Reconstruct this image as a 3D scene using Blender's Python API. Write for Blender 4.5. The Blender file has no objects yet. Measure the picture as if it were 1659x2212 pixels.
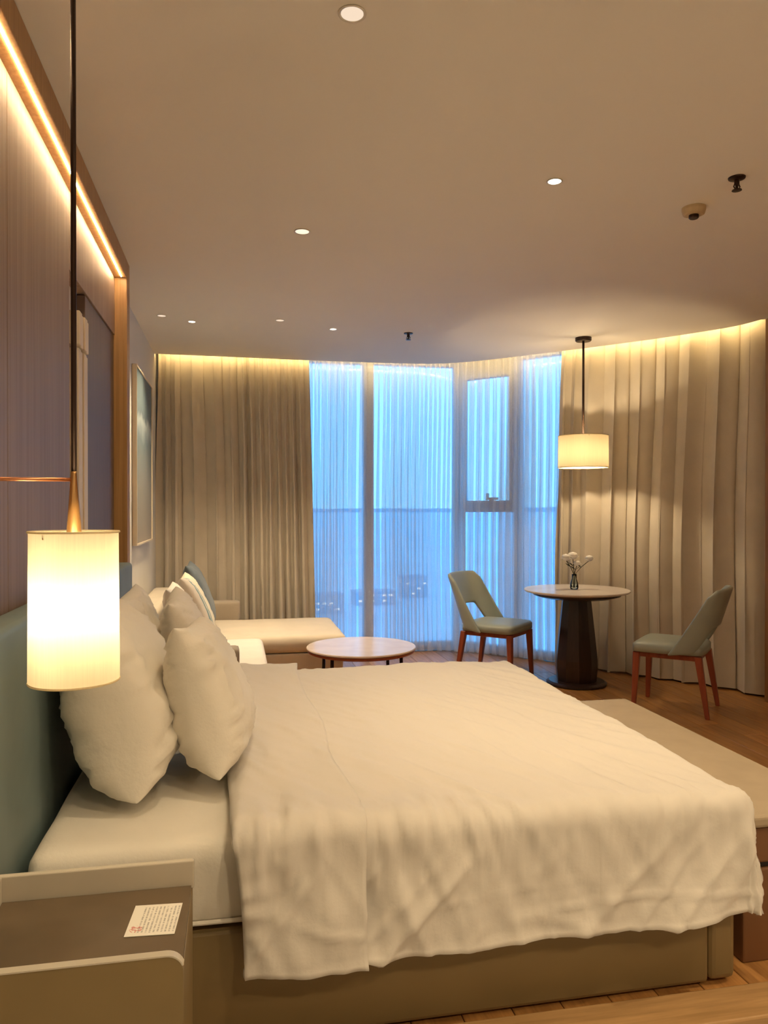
import bpy, bmesh, math, random
import numpy as np
from mathutils import Vector, Matrix, noise

# ---------------------------------------------------------------- camera, world, exposure
scene = bpy.context.scene
C = scene.collection
R = math.radians
random.seed(7)

cam_data = bpy.data.cameras.new('camera')
cam = bpy.data.objects.new('camera', cam_data)
C.objects.link(cam)
cam.location = (0.69, 0.0, 1.40)
cam.rotation_euler = (R(90 - 0.31), 0, R(-11.1))
cam_data.sensor_fit = 'VERTICAL'
cam_data.sensor_height = 36.0
cam_data.lens = 36.0 * 1650.0 / 2212.0
cam_data.clip_end = 60000
cam_data.clip_start = 0.02
scene.camera = cam

scene.view_settings.view_transform = 'Standard'
scene.view_settings.look = 'None'
scene.view_settings.gamma = 1.0
scene.view_settings.exposure = 0.35
scene.view_settings.use_curve_mapping = False

cy = scene.cycles
cy.max_bounces = 7; cy.diffuse_bounces = 4; cy.glossy_bounces = 3; cy.transmission_bounces = 5
cy.transparent_max_bounces = 14
cy.caustics_reflective = False; cy.caustics_refractive = False

world = bpy.data.worlds.new('dusk_sky')
scene.world = world
world.use_nodes = True
wn = world.node_tree.nodes
wl = world.node_tree.links
wn.clear()
w_out = wn.new('ShaderNodeOutputWorld')
w_bg = wn.new('ShaderNodeBackground')
w_geo = wn.new('ShaderNodeNewGeometry')
w_sep = wn.new('ShaderNodeSeparateXYZ')
w_ramp = wn.new('ShaderNodeValToRGB')
w_ramp.color_ramp.elements[0].position = 0.0
w_ramp.color_ramp.elements[0].color = (0.19, 0.57, 1.0, 1)
w_ramp.color_ramp.elements[1].position = 0.5
w_ramp.color_ramp.elements[1].color = (0.13, 0.46, 0.98, 1)
w_neg = wn.new('ShaderNodeMath'); w_neg.operation = 'MULTIPLY'; w_neg.inputs[1].default_value = -1.0
wl.new(w_geo.outputs['Incoming'], w_sep.inputs[0])
wl.new(w_sep.outputs['Z'], w_neg.inputs[0])
wl.new(w_neg.outputs[0], w_ramp.inputs[0])
wl.new(w_ramp.outputs[0], w_bg.inputs[0])
w_bg.inputs[1].default_value = 2.4
wl.new(w_bg.outputs[0], w_out.inputs[0])

WARM = (1.0, 0.775, 0.48)
WARMER = (1.0, 0.66, 0.32)
DOWNLIGHT_W = 95.0

# ---------------------------------------------------------------- materials
MATS = {}

def nodes_of(name):
    m = bpy.data.materials.new(name)
    m.use_nodes = True
    nt = m.node_tree
    b = nt.nodes['Principled BSDF']
    MATS[name] = m
    return m, nt, b

def bump_from(nt, b, src, strength, dist=0.002):
    bp = nt.nodes.new('ShaderNodeBump')
    bp.inputs['Strength'].default_value = strength
    bp.inputs['Distance'].default_value = dist
    nt.links.new(src, bp.inputs['Height'])
    nt.links.new(bp.outputs[0], b.inputs['Normal'])

def coords(nt, scale=(1, 1, 1), rot=(0, 0, 0)):
    tc = nt.nodes.new('ShaderNodeTexCoord')
    mp = nt.nodes.new('ShaderNodeMapping')
    mp.inputs['Scale'].default_value = scale
    mp.inputs['Rotation'].default_value = rot
    nt.links.new(tc.outputs['Object'], mp.inputs[0])
    return mp.outputs[0]

def ntex(nt, vec, scale, detail=3, rough=0.5):
    n = nt.nodes.new('ShaderNodeTexNoise')
    n.inputs['Scale'].default_value = scale
    n.inputs['Detail'].default_value = detail
    n.inputs['Roughness'].default_value = rough
    nt.links.new(vec, n.inputs['Vector'])
    return n.outputs['Fac']

def ramp(nt, src, c0, c1, p0=0.3, p1=0.7):
    r = nt.nodes.new('ShaderNodeValToRGB')
    r.color_ramp.elements[0].position = p0
    r.color_ramp.elements[1].position = p1
    r.color_ramp.elements[0].color = (*c0, 1)
    r.color_ramp.elements[1].color = (*c1, 1)
    nt.links.new(src, r.inputs[0])
    return r

def plain(name, col, rough=0.6, metal=0.0, var=0.06, scale=12, bump=0.0, sheen=0.0, spec=0.5):
    m, nt, b = nodes_of(name)
    v = coords(nt)
    f = ntex(nt, v, scale, 1 if not bump else 3)
    c0 = tuple(max(0, c * (1 - var)) for c in col)
    c1 = tuple(min(1, c * (1 + var)) for c in col)
    rp = ramp(nt, f, c0, c1)
    nt.links.new(rp.outputs[0], b.inputs['Base Color'])
    b.inputs['Roughness'].default_value = rough
    b.inputs['Metallic'].default_value = metal
    b.inputs['Specular IOR Level'].default_value = spec
    if sheen:
        b.inputs['Sheen Weight'].default_value = sheen
    if bump:
        bump_from(nt, b, f, bump)
    return m

def fabric(name, col, weave=600, rough=0.85, bump=0.25, var=0.08, crease=0.0, sheen=0.15):
    m, nt, b = nodes_of(name)
    v = coords(nt)
    f1 = ntex(nt, v, weave, 2)
    f2 = ntex(nt, v, 7, 3)
    mx = nt.nodes.new('ShaderNodeMath'); mx.operation = 'ADD'
    nt.links.new(f1, mx.inputs[0]); nt.links.new(f2, mx.inputs[1])
    hf = nt.nodes.new('ShaderNodeMath'); hf.operation = 'MULTIPLY'; hf.inputs[1].default_value = 0.5
    nt.links.new(mx.outputs[0], hf.inputs[0])
    rp = ramp(nt, hf.outputs[0], tuple(c * (1 - var) for c in col), tuple(min(1, c * (1 + var)) for c in col))
    nt.links.new(rp.outputs[0], b.inputs['Base Color'])
    b.inputs['Roughness'].default_value = rough
    b.inputs['Sheen Weight'].default_value = sheen
    b.inputs['Specular IOR Level'].default_value = 0.2
    if not bump:
        return m
    if crease:
        f3 = ntex(nt, coords(nt, (1, 1, 1)), 22, 4, 0.55)
        bump_from(nt, b, f3, crease, 0.01)
    else:
        bump_from(nt, b, f1, bump, 0.0008)
    return m

def wood(name, c0, c1, scale=(14, 14, 0.7), rough=0.45, per_object=0.0, bump=0.1):
    m, nt, b = nodes_of(name)
    v = coords(nt, scale)
    f = ntex(nt, v, 3.0, 6, 0.6)
    rp = ramp(nt, f, c0, c1, 0.32, 0.68)
    out = rp.outputs[0]
    if per_object:
        oi = nt.nodes.new('ShaderNodeObjectInfo')
        mr = nt.nodes.new('ShaderNodeMapRange')
        mr.inputs['To Min'].default_value = 1 - per_object
        mr.inputs['To Max'].default_value = 1 + per_object
        nt.links.new(oi.outputs['Random'], mr.inputs['Value'])
        hs = nt.nodes.new('ShaderNodeHueSaturation')
        nt.links.new(mr.outputs[0], hs.inputs['Value'])
        nt.links.new(out, hs.inputs['Color'])
        out = hs.outputs[0]
    nt.links.new(out, b.inputs['Base Color'])
    b.inputs['Roughness'].default_value = rough
    if bump:
        bump_from(nt, b, f, bump, 0.001)
    return m

def emis(name, col, strength):
    m = bpy.data.materials.new(name); m.use_nodes = True
    nt = m.node_tree; nt.nodes.clear()
    o = nt.nodes.new('ShaderNodeOutputMaterial'); e = nt.nodes.new('ShaderNodeEmission')
    e.inputs[0].default_value = (*col, 1); e.inputs[1].default_value = strength
    nt.links.new(e.outputs[0], o.inputs[0])
    MATS[name] = m
    return m

def sheer(name, col, opacity):
    m = bpy.data.materials.new(name); m.use_nodes = True
    nt = m.node_tree; nt.nodes.clear()
    o = nt.nodes.new('ShaderNodeOutputMaterial')
    tr = nt.nodes.new('ShaderNodeBsdfTransparent')
    tl = nt.nodes.new('ShaderNodeBsdfTranslucent'); tl.inputs[0].default_value = (*col, 1)
    df = nt.nodes.new('ShaderNodeBsdfDiffuse'); df.inputs[0].default_value = (*col, 1)
    m1 = nt.nodes.new('ShaderNodeMixShader'); m1.inputs[0].default_value = 0.55
    nt.links.new(tl.outputs[0], m1.inputs[2]); nt.links.new(df.outputs[0], m1.inputs[1])
    m2 = nt.nodes.new('ShaderNodeMixShader')
    v = coords(nt, (1, 1, 1))
    f = ntex(nt, v, 160, 2)
    mr = nt.nodes.new('ShaderNodeMapRange')
    mr.inputs['To Min'].default_value = opacity - 0.06
    mr.inputs['To Max'].default_value = opacity + 0.06
    nt.links.new(f, mr.inputs['Value'])
    nt.links.new(mr.outputs[0], m2.inputs[0])
    nt.links.new(tr.outputs[0], m2.inputs[1]); nt.links.new(m1.outputs[0], m2.inputs[2])
    nt.links.new(m2.outputs[0], o.inputs[0])
    MATS[name] = m
    return m

def shade_mat(name, col, trans):
    m = bpy.data.materials.new(name); m.use_nodes = True
    nt = m.node_tree; nt.nodes.clear()
    o = nt.nodes.new('ShaderNodeOutputMaterial')
    v = coords(nt, (1, 1, 0.02))
    f = ntex(nt, v, 260, 2)
    rp = ramp(nt, f, tuple(c * 0.93 for c in col), col)
    tl = nt.nodes.new('ShaderNodeBsdfTranslucent'); df = nt.nodes.new('ShaderNodeBsdfDiffuse')
    nt.links.new(rp.outputs[0], tl.inputs[0]); nt.links.new(rp.outputs[0], df.inputs[0])
    mx = nt.nodes.new('ShaderNodeMixShader'); mx.inputs[0].default_value = trans
    nt.links.new(df.outputs[0], mx.inputs[1]); nt.links.new(tl.outputs[0], mx.inputs[2])
    nt.links.new(mx.outputs[0], o.inputs[0])
    MATS[name] = m
    return m

def clear_glass(name, tint=(0.95, 0.98, 1.0)):
    m = bpy.data.materials.new(name); m.use_nodes = True
    nt = m.node_tree; nt.nodes.clear()
    o = nt.nodes.new('ShaderNodeOutputMaterial')
    tr = nt.nodes.new('ShaderNodeBsdfTransparent'); tr.inputs[0].default_value = (*tint, 1)
    gl = nt.nodes.new('ShaderNodeBsdfGlossy'); gl.inputs['Roughness'].default_value = 0.02
    fr = nt.nodes.new('ShaderNodeFresnel'); fr.inputs[0].default_value = 1.45
    mx = nt.nodes.new('ShaderNodeMixShader')
    nt.links.new(fr.outputs[0], mx.inputs[0])
    nt.links.new(tr.outputs[0], mx.inputs[1]); nt.links.new(gl.outputs[0], mx.inputs[2])
    nt.links.new(mx.outputs[0], o.inputs[0])
    MATS[name] = m
    return m

plain('ceiling_paint', (0.84, 0.795, 0.73), 0.9, var=0.01, scale=2)
plain('wall_paint', (0.74, 0.71, 0.66), 0.9, var=0.015, scale=3)
plain('grey_tile', (0.36, 0.34, 0.32), 0.5, var=0.1, scale=6)
wood('panel_veneer', (0.27, 0.18, 0.13), (0.37, 0.26, 0.19), (22, 22, 0.35), 0.5)
wood('panel_veneer_dark', (0.145, 0.10, 0.085), (0.20, 0.14, 0.115), (22, 22, 0.35), 0.45)
wood('oak_portal', (0.36, 0.20, 0.075), (0.52, 0.31, 0.13), (20, 20, 0.5), 0.45)
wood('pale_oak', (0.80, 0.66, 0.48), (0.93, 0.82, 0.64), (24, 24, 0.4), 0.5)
wood('floor_wood', (0.30, 0.135, 0.04), (0.50, 0.25, 0.08), (14, 0.9, 14), 0.32, per_object=0.22)
wood('sill_wood', (0.33, 0.19, 0.075), (0.50, 0.30, 0.13), (0.9, 14, 14), 0.45)
wood('wall_wood', (0.22, 0.10, 0.03), (0.32, 0.15, 0.05), (16, 16, 0.5), 0.5)
wood('red_wood', (0.20, 0.042, 0.02), (0.32, 0.075, 0.035), (10, 10, 1), 0.35)
wood('dark_wood', (0.014, 0.007, 0.006), (0.030, 0.014, 0.011), (14, 14, 0.8), 0.3)
plain('teal_leather', (0.185, 0.25, 0.25), 0.5, var=0.08, scale=5, bump=0.05)
fabric('bed_linen', (0.78, 0.735, 0.65), 900, 0.8, crease=0.3, var=0.015)
m, nt, b = nodes_of('duvet_linen')
b.inputs['Base Color'].default_value = (0.66, 0.615, 0.55, 1)
b.inputs['Roughness'].default_value = 0.75
b.inputs['Sheen Weight'].default_value = 0.15
b.inputs['Specular IOR Level'].default_value = 0.2
dv = coords(nt, (11, 2.2, 2.0), (0, 0, R(16)))
dw = ntex(nt, dv, 1.0, 2, 0.4)
dr = ramp(nt, dw, (0, 0, 0), (1, 1, 1), 0.38, 0.62)
df_ = ntex(nt, coords(nt), 30, 4, 0.55)
da = nt.nodes.new('ShaderNodeMath'); da.operation = 'MULTIPLY_ADD'; da.inputs[1].default_value = 0.5
nt.links.new(df_, da.inputs[0]); nt.links.new(dr.outputs[0], da.inputs[2])
bump_from(nt, b, da.outputs[0], 0.40, 0.008)
plain('bed_base_vinyl', (0.23, 0.16, 0.07), 0.5, var=0.05, scale=4)
plain('bench_top', (0.37, 0.295, 0.20), 0.6, var=0.05, scale=10, bump=0.05)
plain('bench_brown_shaded', (0.17, 0.075, 0.03), 0.5, var=0.08, scale=5)  # dark brown, with the shade on the bench's near end put into it
fabric('curtain_beige', (0.60, 0.54, 0.45), 500, 0.8, 0.0, sheen=0.3)
sheer('sheer_voile', (0.90, 0.88, 0.88), 0.36)
fabric('sofa_linen', (0.66, 0.58, 0.47), 500, 0.85, 0.3)
fabric('sofa_arm_fabric', (0.40, 0.34, 0.27), 500, 0.85, 0.3)
fabric('cushion_white', (0.78, 0.73, 0.66), 500, 0.85, 0.2)
fabric('cushion_slate', (0.13, 0.16, 0.185), 500, 0.85, 0.3)
plain('chair_teal', (0.30, 0.34, 0.31), 0.42, var=0.04, scale=8)
plain('table_marble', (0.66, 0.60, 0.55), 0.25, var=0.05, scale=6)
plain('coffee_top', (0.68, 0.56, 0.50), 0.18, var=0.05, scale=7)
plain('dark_bronze', (0.035, 0.018, 0.012), 0.35, metal=0.6)
plain('copper', (0.62, 0.27, 0.13), 0.3, metal=1.0)
plain('brass', (0.62, 0.38, 0.17), 0.35, metal=1.0)
plain('window_frame_grey', (0.56, 0.62, 0.70), 0.5)
plain('white_plastic', (0.70, 0.66, 0.58), 0.4)
plain('detector_plastic', (0.55, 0.42, 0.25), 0.5)
plain('grey_lacquer', (0.52, 0.47, 0.38), 0.4, var=0.02)
plain('nightstand_front', (0.22, 0.155, 0.065), 0.45, var=0.03)
plain('tray_brown', (0.125, 0.088, 0.052), 0.22, var=0.06)
plain('black_gap', (0.012, 0.008, 0.008), 0.6)
plain('stem_green', (0.035, 0.035, 0.018), 0.6)
plain('petal_white', (0.80, 0.78, 0.75), 0.7)
plain('petal_core', (0.72, 0.69, 0.66), 0.7)
clear_glass('window_glass')
clear_glass('vase_glass', (0.9, 0.95, 0.95))
plain('vase_water', (0.5, 0.55, 0.55), 0.1)
shade_mat('lamp_linen', (0.90, 0.81, 0.60), 0.5)
shade_mat('drum_linen', (0.66, 0.56, 0.36), 0.15)
emis('led_strip', (1.0, 0.74, 0.42), 115.0)
emis('cove_led', (1.0, 0.70, 0.30), 42.0)
emis('downlight_bright', (1.0, 0.90, 0.74), 6.0)
emis('downlight_soft', (1.0, 0.76, 0.55), 1.1)
emis('downlight_dim', (1.0, 0.78, 0.58), 0.75)
emis('bulb_glow', (1.0, 0.80, 0.52), 4.0)

# abstract painting: soft blue bands fading to sand
m, nt, b = nodes_of('painting_canvas')
v = coords(nt, (1, 1, 1))
sp = nt.nodes.new('ShaderNodeSeparateXYZ'); nt.links.new(v, sp.inputs[0])
nz = ntex(nt, v, 3.2, 5, 0.6)
ad = nt.nodes.new('ShaderNodeMath'); ad.operation = 'MULTIPLY_ADD'; ad.inputs[1].default_value = 0.35
nt.links.new(nz, ad.inputs[0]); nt.links.new(sp.outputs['Z'], ad.inputs[2])
rp = nt.nodes.new('ShaderNodeValToRGB')
els = rp.color_ramp.elements
els[0].position = 0.15; els[0].color = (0.36, 0.32, 0.26, 1)
els[1].position = 1.25 / 1.6; els[1].color = (0.13, 0.18, 0.20, 1)
e = els.new(0.40); e.color = (0.28, 0.29, 0.27, 1)
e = els.new(0.60); e.color = (0.15, 0.20, 0.22, 1)
e = els.new(0.69); e.color = (0.33, 0.38, 0.39, 1)
e = els.new(0.73); e.color = (0.11, 0.15, 0.175, 1)
mm = nt.nodes.new('ShaderNodeMath'); mm.operation = 'MULTIPLY'; mm.inputs[1].default_value = 0.66
nt.links.new(ad.outputs[0], mm.inputs[0]); nt.links.new(mm.outputs[0], rp.inputs[0])
nt.links.new(rp.outputs[0], b.inputs['Base Color']); b.inputs['Roughness'].default_value = 0.7

# printed card: rows of fine grey text and a small red stamp
m, nt, b = nodes_of('printed_card')
tc = nt.nodes.new('ShaderNodeTexCoord')
sp = nt.nodes.new('ShaderNodeSeparateXYZ'); nt.links.new(tc.outputs['Object'], sp.inputs[0])
def mth(op, a, bb=None, cc=None):
    n = nt.nodes.new('ShaderNodeMath'); n.operation = op
    for i, q in enumerate((a, bb, cc)):
        if q is None: continue
        if isinstance(q, (int, float)): n.inputs[i].default_value = q
        else: nt.links.new(q, n.inputs[i])
    return n.outputs[0]
rows = mth('GREATER_THAN', mth('FRACT', mth('MULTIPLY', sp.outputs['X'], 130.0)), 0.55)
words = mth('GREATER_THAN', ntex(nt, coords(nt, (30, 160, 1)), 2.0, 2), 0.45)
inx = mth('LESS_THAN', mth('ABSOLUTE', mth('SUBTRACT', sp.outputs['X'], 0.010)), 0.040)
iny = mth('LESS_THAN', mth('ABSOLUTE', sp.outputs['Y']), 0.050)
ink = mth('MULTIPLY', mth('MULTIPLY', rows, words), mth('MULTIPLY', inx, iny))
dx = mth('ADD', sp.outputs['X'], 0.031); dy = mth('ADD', sp.outputs['Y'], 0.034)
d2 = mth('SQRT', mth('ADD', mth('MULTIPLY', dx, dx), mth('MULTIPLY', dy, dy)))
ringm = mth('MULTIPLY', mth('LESS_THAN', d2, 0.013), mth('GREATER_THAN', ntex(nt, coords(nt), 220, 1), 0.5))
mx1 = nt.nodes.new('ShaderNodeMixRGB'); mx1.inputs[1].default_value = (0.78, 0.74, 0.66, 1); mx1.inputs[2].default_value = (0.30, 0.28, 0.25, 1)
nt.links.new(mth('MULTIPLY', ink, 0.75), mx1.inputs[0])
mx2 = nt.nodes.new('ShaderNodeMixRGB'); mx2.inputs[2].default_value = (0.55, 0.10, 0.08, 1)
nt.links.new(mth('MULTIPLY', ringm, 0.75), mx2.inputs[0]); nt.links.new(mx1.outputs[0], mx2.inputs[1])
nt.links.new(mx2.outputs[0], b.inputs['Base Color']); b.inputs['Roughness'].default_value = 0.6

# striped cushion: cream with teal bands near one edge
m, nt, b = nodes_of('cushion_striped')
tc = nt.nodes.new('ShaderNodeTexCoord')
sp = nt.nodes.new('ShaderNodeSeparateXYZ'); nt.links.new(tc.outputs['Object'], sp.inputs[0])
rp = nt.nodes.new('ShaderNodeValToRGB'); rp.color_ramp.interpolation = 'CONSTANT'
els = rp.color_ramp.elements
els[0].position = 0.0; els[0].color = (0.60, 0.54, 0.46, 1)
els[1].position = 0.17; els[1].color = (0.16, 0.25, 0.26, 1)
for p, c in ((0.24, (0.62, 0.58, 0.50)), (0.29, (0.22, 0.32, 0.33)), (0.36, (0.72, 0.66, 0.52))):
    e = els.new(p); e.color = (*c, 1)
nt.links.new(mth('MULTIPLY_ADD', sp.outputs['Y'], 1.9, 0.5), rp.inputs[0])
nt.links.new(rp.outputs[0], b.inputs['Base Color']); b.inputs['Roughness'].default_value = 0.85

# sea: hazy blue water
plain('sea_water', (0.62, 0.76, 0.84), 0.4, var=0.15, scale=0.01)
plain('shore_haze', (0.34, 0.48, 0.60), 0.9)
plain('harbour_hazed', (0.36, 0.50, 0.60), 0.9)  # building walls with the blue haze of distance mixed into their colour
emis('lit_window', (0.85, 0.93, 1.0), 1.9)

# ---------------------------------------------------------------- mesh helpers
def link_mesh(name, me, mat, parent=None, smooth=False):
    if mat: me.materials.append(MATS[mat])
    o = bpy.data.objects.new(name, me)
    C.objects.link(o)
    if parent is not None: o.parent = parent
    if smooth:
        me.polygons.foreach_set('use_smooth', [True] * len(me.polygons))
    return o

def ob(name, bm, mat, parent=None, smooth=False, off=None):
    """one mesh object from a bmesh; off = world origin that the coordinates are measured from"""
    if off is not None:
        bmesh.ops.translate(bm, verts=bm.verts, vec=-Vector(off))
    bmesh.ops.recalc_face_normals(bm, faces=bm.faces)
    me = bpy.data.meshes.new(name)
    bm.to_mesh(me); bm.free()
    o = link_mesh(name, me, mat, parent, smooth)
    if off is not None and parent is None: o.location = off
    return o

def tag(o, label=None, cat=None, group=None, kind=None):
    if label: o['label'] = label
    if cat: o['category'] = cat
    if group: o['group'] = group
    if kind: o['kind'] = kind
    return o

def thing(name, label, cat, loc=(0, 0, 0), rz=0.0, group=None):
    o = bpy.data.objects.new(name, None)
    C.objects.link(o)
    o.empty_display_size = 0.1
    o.location = loc; o.rotation_euler = (0, 0, rz)
    return tag(o, label, cat, group)

def box(bm, x0, x1, y0, y1, z0, z1, bevel=0.0, seg=2):
    vs = [bm.verts.new((x, y, z)) for x in (x0, x1) for y in (y0, y1) for z in (z0, z1)]
    f = [(0, 1, 3, 2), (4, 6, 7, 5), (0, 4, 5, 1), (2, 3, 7, 6), (0, 2, 6, 4), (1, 5, 7, 3)]
    fs = [bm.faces.new([vs[i] for i in q]) for q in f]
    if bevel:
        es = list({e for q in fs for e in q.edges})
        bmesh.ops.bevel(bm, geom=es, offset=bevel, segments=seg, affect='EDGES', profile=0.5)
    return bm

def B(*a, **k):
    return box(bmesh.new(), *a, **k)

def lathe(bm, prof, n=32, c=(0, 0), cap=True):
    rings = []
    for r, z in prof:
        if r < 1e-6:
            rings.append([bm.verts.new((c[0], c[1], z))])
        else:
            rings.append([bm.verts.new((c[0] + r * math.cos(2 * math.pi * i / n), c[1] + r * math.sin(2 * math.pi * i / n), z)) for i in range(n)])
    for a, b_ in zip(rings[:-1], rings[1:]):
        for i in range(n):
            j = (i + 1) % n
            if len(a) == 1 and len(b_) == 1: continue
            if len(a) == 1: bm.faces.new((a[0], b_[j], b_[i]))
            elif len(b_) == 1: bm.faces.new((a[i], a[j], b_[0]))
            else: bm.faces.new((a[i], a[j], b_[j], b_[i]))
    if cap:
        for rg in (rings[0], rings[-1]):
            if len(rg) > 1: bm.faces.new(rg)
    return bm

def tube(bm, pts, rad, n=10):
    pts = [Vector(p) for p in pts]
    rs = rad if isinstance(rad, (list, tuple)) else [rad] * len(pts)
    rings = []
    for i, p in enumerate(pts):
        t = (pts[min(i + 1, len(pts) - 1)] - pts[max(i - 1, 0)]).normalized()
        up = Vector((0, 0, 1)) if abs(t.z) < 0.9 else Vector((1, 0, 0))
        u = t.cross(up).normalized(); v_ = t.cross(u).normalized()
        rings.append([bm.verts.new(p + rs[i] * (math.cos(2 * math.pi * k / n) * u + math.sin(2 * math.pi * k / n) * v_)) for k in range(n)])
    for a, b_ in zip(rings[:-1], rings[1:]):
        for k in range(n):
            j = (k + 1) % n
            bm.faces.new((a[k], a[j], b_[j], b_[k]))
    bm.faces.new(rings[0]); bm.faces.new(rings[-1])
    return bm

def taper_leg(bm, top, bot, wt, wb):
    a = [bm.verts.new((top[0] + sx * wt / 2, top[1] + sy * wt / 2, top[2])) for sx, sy in ((-1, -1), (1, -1), (1, 1), (-1, 1))]
    c = [bm.verts.new((bot[0] + sx * wb / 2, bot[1] + sy * wb / 2, bot[2])) for sx, sy in ((-1, -1), (1, -1), (1, 1), (-1, 1))]
    for i in range(4):
        j = (i + 1) % 4
        bm.faces.new((a[i], a[j], c[j], c[i]))
    bm.faces.new(a); bm.faces.new(c)
    bmesh.ops.bevel(bm, geom=list(bm.edges), offset=0.004, segments=1, affect='EDGES')
    return bm

def prism(bm, poly, z0, z1):
    lo = [bm.verts.new((x, y, z0)) for x, y in poly]
    hi = [bm.verts.new((x, y, z1)) for x, y in poly]
    n = len(poly)
    for i in range(n):
        j = (i + 1) % n
        bm.faces.new((lo[i], lo[j], hi[j], hi[i]))
    bm.faces.new(lo); bm.faces.new(hi)
    return bm

def grid_mesh(name, P, mat, parent=None, solid=0.0, offset=-1.0, subsurf=0, flip=False):
    """P: array (n, m, 3) -> a smooth quad sheet"""
    n, mm_ = P.shape[:2]
    idx = np.arange(n * mm_).reshape(n, mm_)
    q = np.stack([idx[:-1, :-1], idx[1:, :-1], idx[1:, 1:], idx[:-1, 1:]], -1).reshape(-1, 4)
    if flip: q = q[:, ::-1]
    me = bpy.data.meshes.new(name)
    me.from_pydata(P.reshape(-1, 3).tolist(), [], q.tolist())
    o = link_mesh(name, me, mat, parent, True)
    if solid:
        md = o.modifiers.new('thickness', 'SOLIDIFY'); md.thickness = solid; md.offset = offset
    if subsurf:
        md = o.modifiers.new('smooth', 'SUBSURF'); md.levels = subsurf; md.render_levels = subsurf
    return o

def N(x, y=0.0, z=0.0):
    return noise.noise(Vector((x, y, z)))

def sstep(a, b_, x):
    t = min(1.0, max(0.0, (x - a) / (b_ - a)))
    return t * t * (3 - 2 * t)

# ---------------------------------------------------------------- window contour (plan)
CTRL = [(-0.35, 7.0), (0.0, 7.01), (0.7, 7.03), (1.4, 7.05), (2.1, 7.04), (2.50, 7.00), (2.78, 6.88), (3.05, 6.65), (3.43, 6.27),
        (3.73, 5.95), (4.02, 5.62), (4.27, 5.28), (4.385, 5.08), (4.425, 4.90), (4.435, 4.75)]
def catmull(pts, per=24):
    out = []
    for i in range(1, len(pts) - 2):
        p0, p1, p2, p3 = [Vector((*p, 0)) for p in pts[i - 1:i + 3]]
        for k in range(per):
            t = k / per
            out.append(0.5 * ((2 * p1) + (-p0 + p2) * t + (2 * p0 - 5 * p1 + 4 * p2 - p3) * t * t + (-p0 + 3 * p1 - 3 * p2 + p3) * t ** 3))
    out.append(Vector((*pts[-2], 0)))
    return out
CP = catmull(CTRL)
CS = [0.0]
for a, b_ in zip(CP[:-1], CP[1:]): CS.append(CS[-1] + (b_ - a).length)
SMAX = CS[-1]
_cx = np.array([p.x for p in CP]); _cy = np.array([p.y for p in CP]); _cs = np.array(CS)
def at_s(s):
    x = float(np.interp(s, _cs, _cx)); y = float(np.interp(s, _cs, _cy))
    e = 0.06
    tx = float(np.interp(s + e, _cs, _cx) - np.interp(s - e, _cs, _cx)); ty = float(np.interp(s + e, _cs, _cy) - np.interp(s - e, _cs, _cy))
    l = math.hypot(tx, ty) or 1.0
    tx /= l; ty /= l
    return x, y, tx, ty, -ty, tx           # position, tangent, outward normal
CEIL = 2.76
POCKET = 2.93

# ---------------------------------------------------------------- setting
WC = (2.90, 7.36)                          # corner of the glazing
WD = Vector((0.663, -0.7485))              # direction of the slanting glazing
W_END = (WC[0] + WD.x * 2.85, WC[1] + WD.y * 2.85)
room = [(0, -1.7), (4.45, -1.7), (4.45, 4.88)] + [(p.x, p.y) for p in reversed(CP) if p.y > 4.89]
ceil = ob('ceiling', prism(bmesh.new(), room, CEIL, POCKET), 'ceiling_paint')
tag(ceil, 'smooth cream painted ceiling with a curved edge at the curtains', kind='structure')
outer = [(0, 6.8), (2.5, 6.8), (3.0, 6.4), (4.0, 5.3), (4.2, 4.7), (5.25, 4.7), (5.25, 4.95), (WC[0] + 0.1, WC[1] + 0.12), (0, WC[1] + 0.12)]
tag(ob('trim_1', prism(bmesh.new(), outer, POCKET + 0.002, POCKET + 0.05), 'ceiling_paint'), 'curtain recess lid above the window curtains', kind='structure')

tag(ob('wall_left', B(-0.12, 0.0, -1.82, 7.48, 0, 3.0), 'wall_paint'), 'cream painted wall behind the headboard and sofa', kind='structure')
tag(ob('wall_back', B(-0.12, 5.2, -1.86, -1.7, 0, 3.0), 'wall_paint'), 'cream wall behind the viewer', kind='structure')
tag(ob('wall_right', B(4.45, 4.6, -1.7, 4.88, 0, 3.0), 'wall_wood'), 'brown wood clad wall ending at the curtain', kind='structure')
tag(ob('wall_end', B(4.6, 5.25, 4.72, 4.88, 0, 3.0), 'wall_paint'), 'short cream return wall behind the curtain end', kind='structure')

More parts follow.
